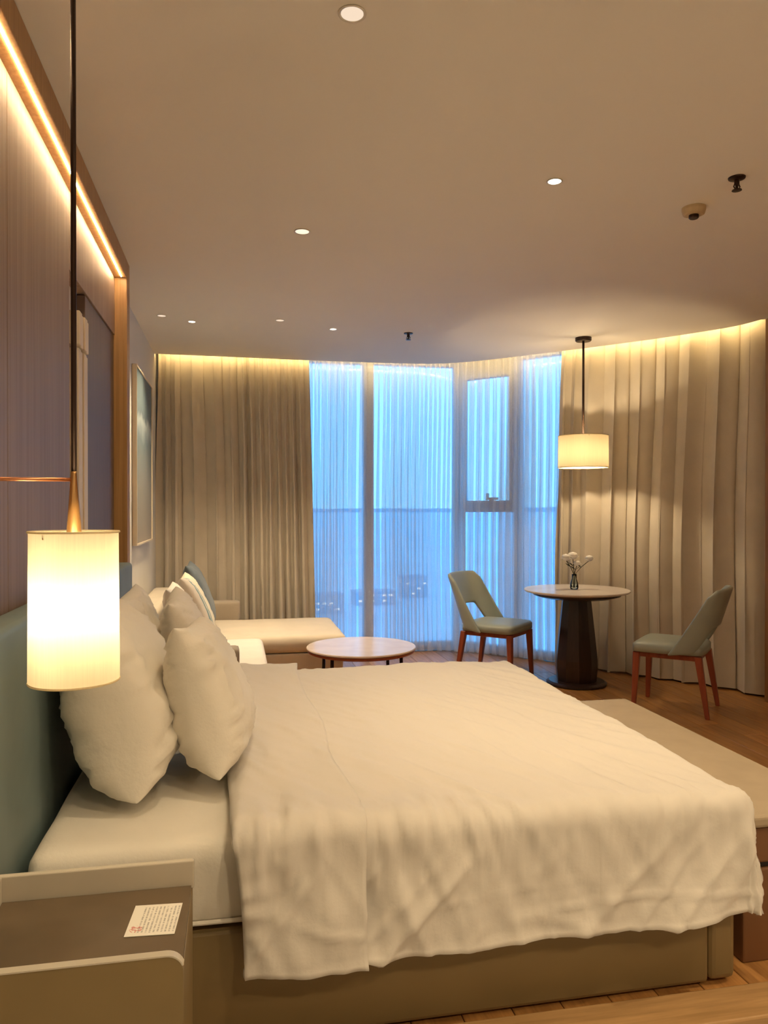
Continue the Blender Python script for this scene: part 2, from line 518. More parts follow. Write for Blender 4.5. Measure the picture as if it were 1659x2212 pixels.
# floor: screed with single planks on it
fl = ob('floor', prism(bmesh.new(), [(0, 1.94), (4.45, 1.94), (5.2, 4.75), (5.2, 4.9), (WC[0] + 0.1, WC[1] + 0.1), (0, WC[1] + 0.1)], -0.1, -0.012), 'dark_wood')
tag(fl, 'warm brown wooden plank floor of the bedroom', kind='structure')
pw, pl = 0.145, 1.32
pm = bpy.data.meshes.new('floor_plank')
bmp = B(-pw / 2 + 0.0012, pw / 2 - 0.0012, -pl / 2 + 0.001, pl / 2 - 0.001, -0.012, 0.0, bevel=0.0015, seg=1)
bmp.to_mesh(pm); bmp.free(); pm.materials.append(MATS['floor_wood'])
def ymax(x):
    if x < WC[0]: return WC[1] - 0.06
    return WC[1] - 0.06 - (x - WC[0]) * 0.7485 / 0.663
k = 0
x = pw / 2
while x < 4.9:
    y = 1.95 - random.random() * pl
    while True:
        y0 = max(y, 1.945); y1 = min(y + pl, ymax(x) - 0.04)
        if x > 4.45: y0 = max(y0, 4.9)
        if y1 - y0 > 0.05:
            o = bpy.data.objects.new('floor_plank', pm); C.objects.link(o); o.parent = fl
            o.location = (x, (y0 + y1) / 2, 0); o.scale = (1, (y1 - y0) / pl, 1)
            k += 1
        y += pl
        if y > 7.4: break
    x += pw
tag(ob('floor_tiled', B(0, 4.45, -1.7, 1.80, -0.1, 0.0), 'grey_tile'), 'grey tiled floor on the near side of the wooden sill', kind='structure')
tag(ob('trim_2', B(0.0, 4.45, 1.803, 1.938, -0.1, 0.04, bevel=0.006), 'sill_wood'), 'light wooden threshold strip along the near side of the bed', kind='structure')

# walls behind the drawn curtains, glazing between them
tag(ob('wall_window', B(0, 1.05, WC[1] - 0.06, WC[1] + 0.1, 0, 3.0), 'wall_paint'), 'cream wall behind the drawn beige curtain by the sofa', kind='structure')
def diag_box(bm, t0, t1, n0, n1, z0, z1, bevel=0.0):
    box(bm, t0, t1, n0, n1, z0, z1, bevel)
    return bm
ang = math.atan2(WD.y, WD.x)
def diag_obj(name, bm, mat, parent=None):
    M = Matrix.Translation((WC[0], WC[1], 0)) @ Matrix.Rotation(ang, 4, 'Z')
    bmesh.ops.transform(bm, matrix=M, verts=bm.verts)
    return ob(name, bm, mat, parent)
tag(diag_obj('wall_diagonal', B(1.35, 3.30, -0.05, 0.1, 0, 3.0), 'wall_paint'), 'slanting wall behind the drawn beige curtain by the table', kind='structure')

win = thing('window_1', None, None); tag(win, 'full height fixed window behind sheer curtains beside the sofa', kind='structure')
for (x0, x1) in ((1.05, 1.13), (1.925, 2.02), (2.84, 2.95)):
    ob('window_mullion', B(x0, x1, WC[1] - 0.05, WC[1] + 0.06, 0, POCKET), 'window_frame_grey', win)
for (x0, x1) in ((1.13, 1.925), (2.02, 2.84)):
    ob('window_rail', B(x0, x1, WC[1] - 0.05, WC[1] + 0.06, 0, 0.07), 'window_frame_grey', win)
    ob('window_rail', B(x0, x1, WC[1] - 0.05, WC[1] + 0.06, 2.80, POCKET), 'window_frame_grey', win)
    ob('pane', B(x0, x1, WC[1] - 0.003, WC[1] + 0.003, 0.07, 2.80), 'window_glass', win)
win = thing('window_2', None, None); tag(win, 'slanting window with an opening upper sash behind sheer curtains', kind='structure')
for (t0, t1) in ((0.64, 0.69), (1.27, 1.35)):
    diag_obj('window_mullion', B(t0, t1, -0.05, 0.06, 0, POCKET), 'window_frame_grey', win)
for (t0, t1) in ((0.05, 0.64), (0.69, 1.27)):
    diag_obj('window_rail', B(t0, t1, -0.05, 0.06, 0, 0.07), 'window_frame_grey', win)
    diag_obj('window_rail', B(t0, t1, -0.05, 0.06, 2.70 if t0 < 0.5 else 2.80, POCKET), 'window_frame_grey', win)
diag_obj('transom', B(0.05, 0.64, -0.06, 0.06, 1.36, 1.43), 'window_frame_grey', win)
for (t0, t1, z0, z1) in ((0.05, 0.09, 1.43, 2.70), (0.60, 0.64, 1.43, 2.70), (0.09, 0.60, 2.66, 2.70), (0.09, 0.60, 1.43, 1.47)):
    diag_obj('sash', B(t0, t1, -0.07, 0.02, z0, z1), 'window_frame_grey', win)
hb = B(0.40, 0.43, -0.10, -0.07, 1.45, 1.49)
box(hb, 0.38, 0.50, -0.125, -0.10, 1.475, 1.50)
box(hb, 0.38, 0.40, -0.125, -0.10, 1.50, 1.54)
diag_obj('window_handle', hb, 'white_plastic', win)
diag_obj('pane', B(0.09, 0.60, -0.003, 0.003, 1.47, 2.66), 'window_glass', win)
diag_obj('pane', B(0.05, 0.64, -0.003, 0.003, 0.07, 1.36), 'window_glass', win)
diag_obj('pane', B(0.69, 1.27, -0.003, 0.003, 0.07, 2.80), 'window_glass', win)

# ---------------------------------------------------------------- view outside
bm = bmesh.new()
sv = [bm.verts.new(p) for p in ((-30000, 60, -70), (30000, 60, -70), (30000, 40000, -70), (-30000, 40000, -70))]
bm.faces.new(sv)
tag(ob('sea', bm, 'sea_water'), 'calm blue sea outside the window at dusk', kind='structure')
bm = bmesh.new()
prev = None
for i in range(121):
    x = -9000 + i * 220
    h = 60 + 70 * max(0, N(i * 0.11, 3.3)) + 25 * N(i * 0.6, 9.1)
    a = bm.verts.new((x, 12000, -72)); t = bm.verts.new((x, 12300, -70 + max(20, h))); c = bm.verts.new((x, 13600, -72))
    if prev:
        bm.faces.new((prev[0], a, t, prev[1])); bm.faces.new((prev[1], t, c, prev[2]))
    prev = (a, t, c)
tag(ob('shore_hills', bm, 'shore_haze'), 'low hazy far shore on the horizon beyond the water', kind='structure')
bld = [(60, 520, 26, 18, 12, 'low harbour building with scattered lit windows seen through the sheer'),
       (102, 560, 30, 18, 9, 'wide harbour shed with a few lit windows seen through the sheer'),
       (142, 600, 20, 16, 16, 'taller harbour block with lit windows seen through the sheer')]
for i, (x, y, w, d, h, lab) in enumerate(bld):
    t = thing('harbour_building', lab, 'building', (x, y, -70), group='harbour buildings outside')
    ob('wall', B(-w / 2, w / 2, -d / 2, d / 2, 0, h), 'harbour_hazed', t)
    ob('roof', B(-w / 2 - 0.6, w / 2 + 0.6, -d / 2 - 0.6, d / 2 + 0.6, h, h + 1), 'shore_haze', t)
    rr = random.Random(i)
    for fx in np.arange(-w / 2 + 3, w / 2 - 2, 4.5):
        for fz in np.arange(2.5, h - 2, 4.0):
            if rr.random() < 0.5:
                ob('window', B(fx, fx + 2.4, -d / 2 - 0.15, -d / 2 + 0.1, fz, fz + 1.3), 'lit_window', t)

# ---------------------------------------------------------------- curtains
def curtain(name, label, s0, s1, off, amp, wlen, z0, z1, mat, seed, edge0=0.0, edge1=0.0, rows=22, ds=0.007, lat=0.35, vary=0.35, thick=0.0, cat='curtain', group=None, dense=None):
    ns = int((s1 - s0) / ds) + 1
    P = np.zeros((ns, rows, 3))
    ph = seed * 1.7
    phs = []
    for i in range(ns):
        s = s0 + (s1 - s0) * i / (ns - 1)
        w = wlen * (1 + vary * 1.6 * N(s * 2.3, seed))
        if dense: w *= dense(s)
        ph += 2 * math.pi * ds / max(w, 0.02)
        phs.append(ph)
    for i in range(ns):
        f = i / (ns - 1)
        for j in range(rows):
            h = j / (rows - 1)
            z = z0 + (z1 - z0) * h
            s = s0 + (s1 - s0) * f
            s += (edge0 * (1 - f) + edge1 * f) * (1 - h) ** 0.8
            w_ = N(s * 1.1, h * 1.6, seed + 20) * 1.1
            a = amp * (0.62 + 0.5 * (1 - h) + 0.35 * N(s * 3.1, h * 1.2, seed))
            p = phs[i] + w_
            d = math.sin(p) + 0.28 * math.sin(2.3 * p + 1.0 + 2 * N(s * 2, h, seed + 5)) + 0.25 * N(s * 14, h * 1.4, seed + 9)
            x, y, tx, ty, nx, ny = at_s(min(max(s, 0.004), SMAX - 0.004))
            q = lat * a * math.sin(2 * p)
            P[i, j] = (x + nx * (off + a * d) + tx * q, y + ny * (off + a * d) + ty * q, z)
    o = grid_mesh(name, P, mat)
    return tag(o, label, cat, group)

curtain('drape_curtain', 'long beige drape curtain hanging behind the sofa and chaise', 0.03, 1.36, 0.10, 0.046, 0.125, 0.015, 2.88, 'curtain_beige', 3, lat=0.6, vary=0.5,
        edge1=0.06, dense=lambda s: 1.5 if 0.22 < s < 0.75 else 0.62, group='beige drape curtains')
S_R = 0.0
for s, p in zip(CS, CP):
    if p.x < 3.46: S_R = s
curtain('drape_curtain', 'long beige drape curtain hanging behind the round dining table', S_R - 0.01, SMAX - 0.02, 0.095, 0.048, 0.20, 0.015, 2.88, 'curtain_beige', 11,
        edge0=-0.07, vary=0.5, lat=0.6, dense=lambda s: 0.55 if s < S_R + 0.25 else 1.0, group='beige drape curtains')
curtain('sheer_curtain', 'white translucent sheer curtain across the blue window', 1.15, S_R + 0.10, 0.215, 0.034, 0.075, 0.015, 2.88, 'sheer_voile', 5,
        ds=0.0045, rows=14, vary=0.6, lat=1.0)

# cove light behind the ceiling edge
bm = bmesh.new(); prev = None
for i in range(140):
    s = 0.03 + (SMAX - 0.06) * i / 139
    x, y, tx, ty, nx, ny = at_s(s)
    a = bm.verts.new((x + nx * 0.004, y + ny * 0.004, 2.795)); c = bm.verts.new((x + nx * 0.004, y + ny * 0.004, 2.807))
    d = bm.verts.new((x + nx * 0.001, y + ny * 0.001, 2.795)); e = bm.verts.new((x + nx * 0.001, y + ny * 0.001, 2.807))
    if prev:
        bm.faces.new((prev[0], a, c, prev[1])); bm.faces.new((prev[2], prev[3], e, d))
    prev = (a, c, d, e)
tag(ob('cove_light_strip', bm, 'cove_led'), 'warm light strip hidden in the curtain recess above the drapes', 'light strip')

# ---------------------------------------------------------------- wood portal and panelling behind the bed
PY0, PY1 = 1.30, 4.49
t = thing('headboard_panelling', 'lit oak framed wood veneer panelling on the wall behind the bed', 'wall panel', (0.0, 2.9, 0))
o3 = (0.0, 2.9, 0)
ob('jamb', B(0.002, 0.115, PY1 - 0.10, PY1, 0, CEIL - 0.002, bevel=0.004), 'oak_portal', t, off=o3)
ob('jamb', B(0.002, 0.115, PY0, PY0 + 0.10, 0, CEIL - 0.002, bevel=0.004), 'oak_portal', t, off=o3)
ob('soffit', B(0.002, 0.115, PY0 + 0.101, PY1 - 0.101, 2.66, CEIL - 0.002, bevel=0.003), 'oak_portal', t, off=o3)
ob('panel', B(0.002, 0.05, PY0 + 0.101, 2.368, 0, 2.659, bevel=0.002), 'panel_veneer', t, off=o3)
ob('panel', B(0.002, 0.05, 2.372, 3.215, 0, 2.659, bevel=0.002), 'panel_veneer', t, off=o3)
ob('panel', B(0.002, 0.05, 3.218, PY1 - 0.101, 2.345, 2.659, bevel=0.002), 'panel_veneer', t, off=o3)
ob('panel', B(0.002, 0.044, 3.575, PY1 - 0.101, 0, 2.340, bevel=0.002), 'panel_veneer_dark', t, off=o3)
ob('shadow_gap', B(0.002, 0.02, 3.218, 3.335, 0, 2.34), 'black_gap', t, off=o3)
# pale fluted strip and cap, added in place of a reflection in glass
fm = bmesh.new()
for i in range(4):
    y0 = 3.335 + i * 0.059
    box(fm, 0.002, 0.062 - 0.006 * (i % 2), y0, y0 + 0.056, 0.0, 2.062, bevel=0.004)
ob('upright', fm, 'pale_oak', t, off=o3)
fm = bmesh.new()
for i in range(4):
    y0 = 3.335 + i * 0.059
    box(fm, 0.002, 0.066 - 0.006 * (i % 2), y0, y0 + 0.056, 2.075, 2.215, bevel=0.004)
ob('reflection_strip_cap', fm, 'pale_oak', t, off=o3)
o = ob('led_profile', B(0.0865, 0.0905, PY0 + 0.14, PY1 - 0.13, 2.6575, 2.6595), 'led_strip', t, off=o3)
tag(o, 'glowing warm light strip under the soffit')

# headboard
hbt = thing('headboard', 'low padded teal leather headboard behind the bed pillows', 'headboard', (0.11, 2.9, 0))
oh = (0.11, 2.9, 0)
for (a, b_) in ((1.42, 2.83), (2.835, 4.20)):
    ob('padded_panel', B(0.068, 0.165, a, b_, 0.0, 1.115, bevel=0.02, seg=3), 'teal_leather', hbt, smooth=True, off=oh)

# painting
t = thing('painting', 'blue and sand abstract painting on the wall above the sofa', 'painting', (0.0, 6.0, 1.15))
op = (0.0, 6.0, 1.15)
ob('canvas', B(0.004, 0.026, 5.50, 6.50, 1.15, 2.38), 'painting_canvas', t, off=op)
fr = B(0.002, 0.034, 5.488, 5.4995, 1.138, 2.392); box(fr, 0.002, 0.034, 6.5005, 6.512, 1.138, 2.392)
box(fr, 0.002, 0.034, 5.4995, 6.5005, 1.138, 1.1495); box(fr, 0.002, 0.034, 5.4995, 6.5005, 2.3805, 2.392)
ob('picture_frame', fr, 'pale_oak', t, off=op)

# ---------------------------------------------------------------- bed
BY0, BY1 = 1.99, 3.88
bed = thing('bed', 'wide bed with beige upholstered base and white sheeted mattress', 'bed', (1.15, 2.93, 0))
obd = (1.15, 2.93, 0)
ob('base', B(0.172, 2.05, BY0 + 0.01, BY1, 0.012, 0.315, bevel=0.012), 'bed_base_vinyl', bed, smooth=False, off=obd)
ob('base_end', B(2.052, 2.14, BY0 + 0.01, BY1, 0.012, 0.315, bevel=0.02, seg=3), 'bed_base_vinyl', bed, off=obd)
for (fx, fy) in ((0.26, 2.1), (0.26, 3.76), (2.04, 2.1), (2.04, 3.76)):
    ob('foot', lathe(bmesh.new(), [(0.03, 0), (0.03, 0.014)], 12, (fx, fy)), 'dark_wood', bed, off=obd)

def rounded_sheet_box(name, x0, x1, y0, y1, z0, z1, r, mat, parent, off, seed, bulge=0.0, wr=0.004, res=0.025, crease_edge=0.0):
    """soft upholstered block: subdivided box with rounded edges and small unevenness"""
    bm = bmesh.new()
    nx = max(2, int((x1 - x0) / res)); ny = max(2, int((y1 - y0) / res)); nz = max(2, int((z1 - z0) / res))
    cache = {}
    def vert(i, j, k_):
        key = (i, j, k_)
        if key not in cache:
            cache[key] = bm.verts.new((x0 + (x1 - x0) * i / nx, y0 + (y1 - y0) * j / ny, z0 + (z1 - z0) * k_ / nz))
        return cache[key]
    for i in range(nx):
        for j in range(ny):
            for k_ in (0, nz):
                bm.faces.new([vert(i, j, k_), vert(i + 1, j, k_), vert(i + 1, j + 1, k_), vert(i, j + 1, k_)])
    for i in range(nx):
        for k_ in range(nz):
            for j in (0, ny):
                bm.faces.new([vert(i, j, k_), vert(i + 1, j, k_), vert(i + 1, j, k_ + 1), vert(i, j, k_ + 1)])
    for j in range(ny):
        for k_ in range(nz):
            for i in (0, nx):
                bm.faces.new([vert(i, j, k_), vert(i, j + 1, k_), vert(i, j + 1, k_ + 1), vert(i, j, k_ + 1)])
    c = Vector(((x0 + x1) / 2, (y0 + y1) / 2, (z0 + z1) / 2)); hs = Vector(((x1 - x0) / 2, (y1 - y0) / 2, (z1 - z0) / 2))
    for v_ in bm.verts:
        p = v_.co - c
        q = Vector([max(-(h - r), min(h - r, a)) for a, h in zip(p, hs)])
        d = p - q
        if d.length > 1e-6: p = q + d.normalized() * r
        u = p.x / hs.x; w_ = p.y / hs.y
        if p.z > 0: p.z += bulge * (1 - u * u) * (1 - w_ * w_)
        n_ = N(v_.co.x * 5, v_.co.y * 5, seed) * wr
        p.z += n_ if p.z > 0 else 0
        p.y += N(v_.co.x * 7, v_.co.z * 9, seed + 3) * wr
        v_.co = c + p
    return ob(name, bm, mat, parent, smooth=True, off=off)
mat_o = rounded_sheet_box('mattress', 0.185, 2.10, BY0, BY1, 0.325, 0.545, 0.045, 'bed_linen', bed, obd, 2, bulge=0.01, wr=0.006)
pip = bmesh.new(); tube(pip, [(0.25, BY0 + 0.001, 0.345), (1.2, BY0 - 0.004, 0.343), (2.05, BY0 + 0.001, 0.345)], 0.006, 8)
ob('mattress_piping', pip, 'bed_linen', mat_o, off=obd)

# duvet draped over the bed
def drape_point(a, b_, X1, Y0, Y1, zt, r, flare):
    ox = max(0.0, a - X1)
    oy = max(0.0, Y0 - b_) if b_ < Y0 else max(0.0, b_ - Y1)
    sy = -1.0 if b_ < Y0 else 1.0
    x = min(a, X1); y = min(max(b_, Y0), Y1)
    o_ = max(ox, oy)
    if o_ <= 0: return Vector((x, y, zt)), Vector((0, 0, 1)), 0.0
    l = math.hypot(ox, oy)
    d = Vector((ox / l, sy * oy / l, 0))
    if o_ < r * math.pi / 2:
        an = o_ / r
        out, down = r * math.sin(an), r * (1 - math.cos(an))
        n_ = d * math.sin(an) + Vector((0, 0, math.cos(an)))
    else:
        e_ = o_ - r * math.pi / 2
        out, down = r + flare * e_, r + e_
        n_ = d
    return Vector((x, y, zt)) + d * out - Vector((0, 0, down)), n_, o_

def duvet_sheet(name, a0, a1, L, Lfoot, dz, dout, seed, parent, solid, edgecurl=False, right_wobble=0.0):
    r = 0.05
    X1, Y0, Y1 = 2.155 - r, 1.930 + r - dout, 3.935 - r + dout
    zt = 0.582 + dz
    A1 = X1 + Lfoot if Lfoot else a1
    na = int((A1 - a0) / 0.011); nb = int((Y1 - Y0 + 2 * L) / 0.011)
    P = np.zeros((na + 1, nb + 1, 3))
    for i in range(na + 1):
        for j in range(nb + 1):
            b_ = Y0 - L + (Y1 - Y0 + 2 * L) * j / nb
            fa = i / na
            a = a0 + (A1 - a0) * fa
            if not Lfoot: a += right_wobble * (fa * N(b_ * 2.2, seed, 1.7) - (1 - fa) * 0.5 * N(b_ * 3.1, seed, 7.7))
            over = max(0.0, Y0 - b_)
            if not Lfoot: a += 0.10 * over * (1 - fa)
            # the hem dips and rises
            bb = b_
            if over > 0:
                bb = Y0 - over * (1 + 0.04 * N(a * 2.6, seed) + 0.012 * N(a * 7, seed + 2))
            p, n_, o_ = drape_point(a, bb, X1, Y0, Y1, zt, r, 0.10)
            s = a if o_ == 0 or abs(n_.y) > abs(n_.x) else p.y
            h = 0.0
            # quilt softness on top
            h += 0.010 * N(a * 2.2, b_ * 2.0, seed) + 0.004 * N(a * 6 + b_ * 2, b_ * 3, seed + 4)
            # long soft creases on top running towards the foot
            c_ = N((a + 0.35 * b_) * 6.5, b_ * 1.1, seed + 8)
            h += 0.007 * (1 - min(1, abs(c_) * 5)) * (0.35 + 0.65 * sstep(3.4, 2.1, b_))
            c2 = N((a * 0.9 + 0.55 * b_) * 13, b_ * 1.6, seed + 70)
            h += 0.0042 * (1 - min(1, abs(c2) * 4))
            if o_ > 0 or b_ < Y0 + 0.25:
                near = sstep(0.22, -0.02, b_ - Y0) if b_ > Y0 else 1.0
                dn = min(1.0, o_ / max(L, 0.05))
                # gathers over the edge
                g = N(s * 17 + 1.5 * N(s * 3, dn), b_ * 1.5, seed + 12)
                g2 = N(s * 34 + 2.0 * N(s * 5, dn + 4), b_ * 2.5, seed + 15)
                gate = 0.35 + 0.65 * sstep(-0.15, 0.25, N(s * 2.2, seed + 31))
                h += (0.020 * gate * (1 - min(1, abs(g) * 3.4)) + 0.008 * gate * (1 - min(1, abs(g2) * 3.0))) * near * math.exp(-((o_ - 0.05) / 0.13) ** 2)
                # hanging folds, slanting
                f1 = N(s * 4.6 + dn * 1.6, dn * 0.35, seed + 17)
                f2 = N(s * 10 - dn * 2.4, dn * 0.5, seed + 23)
                h += (0.027 * f1 + 0.010 * f2) * sstep(0.03, 0.25, o_)
                f3 = N(s * 7.5 + dn * 2.6, dn * 0.6, seed + 41)
                h += 0.018 * (1 - min(1, abs(f3) * 4.0)) * sstep(0.06, 0.24, o_) * (0.3 + 0.7 * gate)
                f4 = N(s * 2.1 + dn * 1.0, dn * 5.0, seed + 61)
                h += 0.007 * (1 - min(1, abs(f4) * 5)) * sstep(0.18, 0.30, o_)
            if edgecurl:
                # soft rolled edge with small gathers on the pillow side
                e_ = a - a0
                h += -0.020 * math.exp(-(e_ / 0.02) ** 2) + 0.008 * math.exp(-((e_ - 0.05) / 0.04) ** 2)
                h += 0.010 * N(b_ * 30, e_ * 8, seed + 50) * math.exp(-(e_ / 0.10) ** 2) * sstep(0.0, 0.2, o_)
            p = p + n_ * h
            p.z = max(p.z, 0.05)
            P[i, j] = p
    P -= np.array(parent.location)
    o = grid_mesh(name, P, 'duvet_linen', parent, solid=solid, offset=-1.0, flip=False)
    return o
duv = thing('duvet', 'white duvet draped over the bed with its top edge folded back', 'duvet', (1.4, 2.93, 0.575))
duvet_sheet('cover', 0.80, None, 0.357, 0.27, 0.0, 0.0, 3, duv, 0.014)
duvet_sheet('folded_edge', 0.675, 1.005, 0.385, 0.0, 0.022, 0.016, 19, duv, 0.014, edgecurl=True, right_wobble=0.03)

# ---------------------------------------------------------------- pillows
def pillow(name, label, W, H, T, loc, lean, mat, seed, cat='pillow', group=None, rz=0.0, roll=0.0, wr=1.0, exp=0.5, slump=0.12, n=44, piping=None, pu=3.2):
    """upright pillow: width along Y, height along Z, leaning back towards -X; loc is the middle of its bottom edge"""
    P = []
    faces = []
    us = [math.sin(math.pi / 2 * (-1 + 2 * i / n)) for i in range(n + 1)]
    idx = {}
    for side in (1, -1):
        for i, u in enumerate(us):
            for j, v_ in enumerate(us):
                rim = i in (0, n) or j in (0, n)
                if rim and side == -1:
                    idx[(side, i, j)] = idx[(1, i, j)]
                    continue
                y = W / 2 * u * (1 - 0.085 * (1 - v_ * v_) * abs(u))
                z = H / 2 * v_ * (1 - 0.075 * (1 - u * u) * abs(v_))
                prof = max(0, 1 - abs(u) ** pu) ** (exp * 0.8) * max(0, 1 - abs(v_) ** 2.6) ** exp
                t_ = T / 2 * prof * (1 - slump * v_)
                # wrinkles run in from the seams
                ed = max(abs(u), abs(v_))
                w_ = 0.0
                if not rim:
                    k1 = N(y * 9 + 3 * side, z * 22 + 0.8 * N(y * 6, z * 6, seed), seed)
                    k2 = N(y * 24, z * 9, seed + 4 + side)
                    k3 = N(y * 4 + 7, z * 34 + 2.0 * N(y * 5, z * 5, seed + 2), seed + 11)
                    w_ = (0.016 * (1 - min(1, abs(k1) * 3.4)) * (0.2 + ed * ed) + 0.013 * (1 - min(1, abs(k3) * 2.6)) * (0.35 + 0.65 * ed) * (0.6 - 0.4 * v_) + 0.009 * k2 * ed ** 3 + 0.012 * N(y * 5, z * 5, seed + side)) * wr
                x = side * (t_ + w_ * min(1, prof * 1.5))
                idx[(side, i, j)] = len(P)
                P.append((x, y, z + H / 2))
    for side in (1, -1):
        for i in range(n):
            for j in range(n):
                q = [idx[(side, i, j)], idx[(side, i + 1, j)], idx[(side, i + 1, j + 1)], idx[(side, i, j + 1)]]
                faces.append(q if side == 1 else q[::-1])
    me = bpy.data.meshes.new(name)
    me.from_pydata(P, [], faces)
    o = link_mesh(name, me, mat, None, True)
    o.location = loc
    o.rotation_euler = (roll, -lean, rz)
    tag(o, label, cat, group)
    if piping:
        ps = []
        ring = [(i, 0) for i in range(n)] + [(n, j) for j in range(n)] + [(n - i, n) for i in range(n)] + [(0, n - j) for j in range(n)]
        pb = bmesh.new(); tube(pb, [P[idx[(1, i, j)]] for i, j in ring[::2]] + [P[idx[(1, 0, 0)]]], 0.006, 6)
        ob('piping', pb, piping, o, smooth=True)
    return o
MT = 0.552
pillow('bed_pillow', 'plump white pillow against the headboard beside the lit lamp', 0.80, 0.53, 0.285, (0.425, 2.585, MT + 0.022), R(19), 'bed_linen', 1, group='white bed pillows', rz=R(1), exp=0.45, slump=0.2, roll=R(-2), pu=3.4)
pillow('bed_pillow', 'white pillow against the headboard on the far side of the bed', 0.76, 0.49, 0.18, (0.355, 3.43, MT + 0.012), R(15), 'bed_linen', 5, group='white bed pillows')
pillow('bed_pillow', 'white pillow leaning in front, on the lamp side of the bed', 0.62, 0.455, 0.21, (0.672, 2.545, MT + 0.040), R(17), 'bed_linen', 9, group='white bed pillows', rz=R(-3), roll=R(-5), exp=0.46, slump=0.2, pu=3.0)
pillow('bed_pillow', 'white pillow leaning in front, on the sofa side of the bed', 0.70, 0.475, 0.17, (0.575, 3.42, MT + 0.022), R(18), 'bed_linen', 13, group='white bed pillows', rz=R(2))

# ---------------------------------------------------------------- bench at the foot of the bed
t = thing('bed_bench', 'long beige upholstered bench at the foot of the bed', 'bench', (2.40, 2.78, 0))
ob_ = (2.40, 2.78, 0)
ob('cushion', B(2.21, 2.60, 2.07, 3.49, 0.415, 0.455, bevel=0.012, seg=3), 'bench_top', t, off=ob_)
ob('frame', B(2.22, 2.59, 2.08, 3.48, 0.305, 0.414, bevel=0.008), 'bench_brown_shaded', t, off=ob_)  # shaded end of the beige seat, coloured brown
ob('shadow_gap', B(2.235, 2.575, 2.095, 3.465, 0.287, 0.3045), 'black_gap', t, off=ob_)
ob('plinth', B(2.222, 2.588, 2.082, 3.478, 0.0, 0.2865, bevel=0.006), 'bench_brown_shaded', t, off=ob_)

# ---------------------------------------------------------------- nightstand
NX0, NX1, NY0, NY1 = 0.185, 0.600, 1.405, 1.795
t = thing('nightstand', 'beige lacquered nightstand with a sunken brown tray top beside the bed', 'nightstand', (0.39, 1.6, 0))
on = (0.39, 1.6, 0)
ob('body', B(NX0, NX1 - 0.004, NY0 + 0.021, NY1 - 0.001, 0.0, 0.535, bevel=0.003), 'nightstand_front', t, off=on)
ob('tray', B(NX0 + 0.012, NX1 - 0.006, NY0 + 0.0215, NY1 - 0.0195, 0.536, 0.546), 'tray_brown', t, off=on)
# front panel with rounded corner
def round_panel(y0, y1, r=0.03):
    bm = bmesh.new()
    pts = [(NX0, 0.02), (NX1, 0.02)]
    for i in range(9):
        an = i / 8 * math.pi / 2
        pts.append((NX1 - r + r * math.cos(an), 0.60 - r + r * math.sin(an)))
    pts.append((NX0, 0.60))
    lo = [bm.verts.new((x, y0, z)) for x, z in pts]; hi = [bm.verts.new((x, y1, z)) for x, z in pts]
    for i in range(len(pts)):
        j = (i + 1) % len(pts)
        bm.faces.new((lo[i], lo[j], hi[j], hi[i]))
    bm.faces.new(lo); bm.faces.new(hi)
    return bm
fp = ob('front_panel', round_panel(NY0, NY0 + 0.016), 'nightstand_front', t, off=on)
eb = bmesh.new()
er = 0.03
ep = [(NX0, 0.60, 0.0, 1.0)] + [(NX1 - er + er * math.sin(q * math.pi / 16), 0.60 - er + er * math.cos(q * math.pi / 16), math.sin(q * math.pi / 16), math.cos(q * math.pi / 16)) for q in range(7)]
prev = None
for x, z, ax, az in ep:
    ring = [eb.verts.new((x + ax * d, yy, z + az * d)) for d, yy in ((0.0003, NY0 - 0.001), (0.003, NY0 - 0.001), (0.003, NY0 + 0.0165), (0.0003, NY0 + 0.0165))]
    if prev:
        for q in range(4): eb.faces.new((prev[q], prev[(q + 1) % 4], ring[(q + 1) % 4], ring[q]))
    else: eb.faces.new(ring)
    prev = ring
eb.faces.new(prev)
ob('front_edge', eb, 'grey_lacquer', fp, off=on)
ob('back_rim', B(NX0, NX1, NY1 - 0.015, NY1, 0.5365, 0.60, bevel=0.003), 'grey_lacquer', t, off=on)
ob('side_rim', B(NX0, NX0 + 0.011, NY0 + 0.017, NY1 - 0.016, 0.5365, 0.60, bevel=0.002), 'grey_lacquer', t, off=on)
card = ob('note_card', B(-0.049, 0.049, -0.060, 0.060, 0, 0.0012), 'printed_card')
card.location = (0.527, 1.640, 0.5467); card.rotation_euler = (0, 0, R(-4))
tag(card, 'small white printed card with a red mark lying on the nightstand', 'card')

# ---------------------------------------------------------------- bedside pendant lamp
LX, LY = 0.362, 1.69
t = thing('bedside_lamp', 'tall lit linen cylinder pendant lamp hanging over the nightstand', 'lamp', (LX, LY, 1.04))
ol = (LX, LY, 1.04)
zb, ztp, rs = 1.040, 1.350, 0.088
o = ob('lamp_shade', lathe(bmesh.new(), [(rs + 0.002, zb), (rs, ztp)], 64, (LX, LY), cap=False), 'lamp_linen', t, smooth=True, off=ol)
for z in (zb, ztp):
    bm = bmesh.new()
    tube(bm, [(LX + (rs + 0.001) * math.cos(q * math.pi / 24), LY + (rs + 0.001) * math.sin(q * math.pi / 24), z) for q in range(49)], 0.0025, 6)
    ob('shade_rim', bm, 'lamp_linen', t, smooth=True, off=ol)
ob('stem', lathe(bmesh.new(), [(0.016, 1.335), (0.0062, 1.472), (0.0062, 1.476)], 20, (LX, LY)), 'brass', t, smooth=True, off=ol)
bm = bmesh.new()
for q in range(3):
    an = q * 2 * math.pi / 3
    tube(bm, [(LX, LY, 1.336), (LX + rs * math.cos(an), LY + rs * math.sin(an), 1.338)], 0.002, 6)
ob('spider', bm, 'brass', t, off=ol)
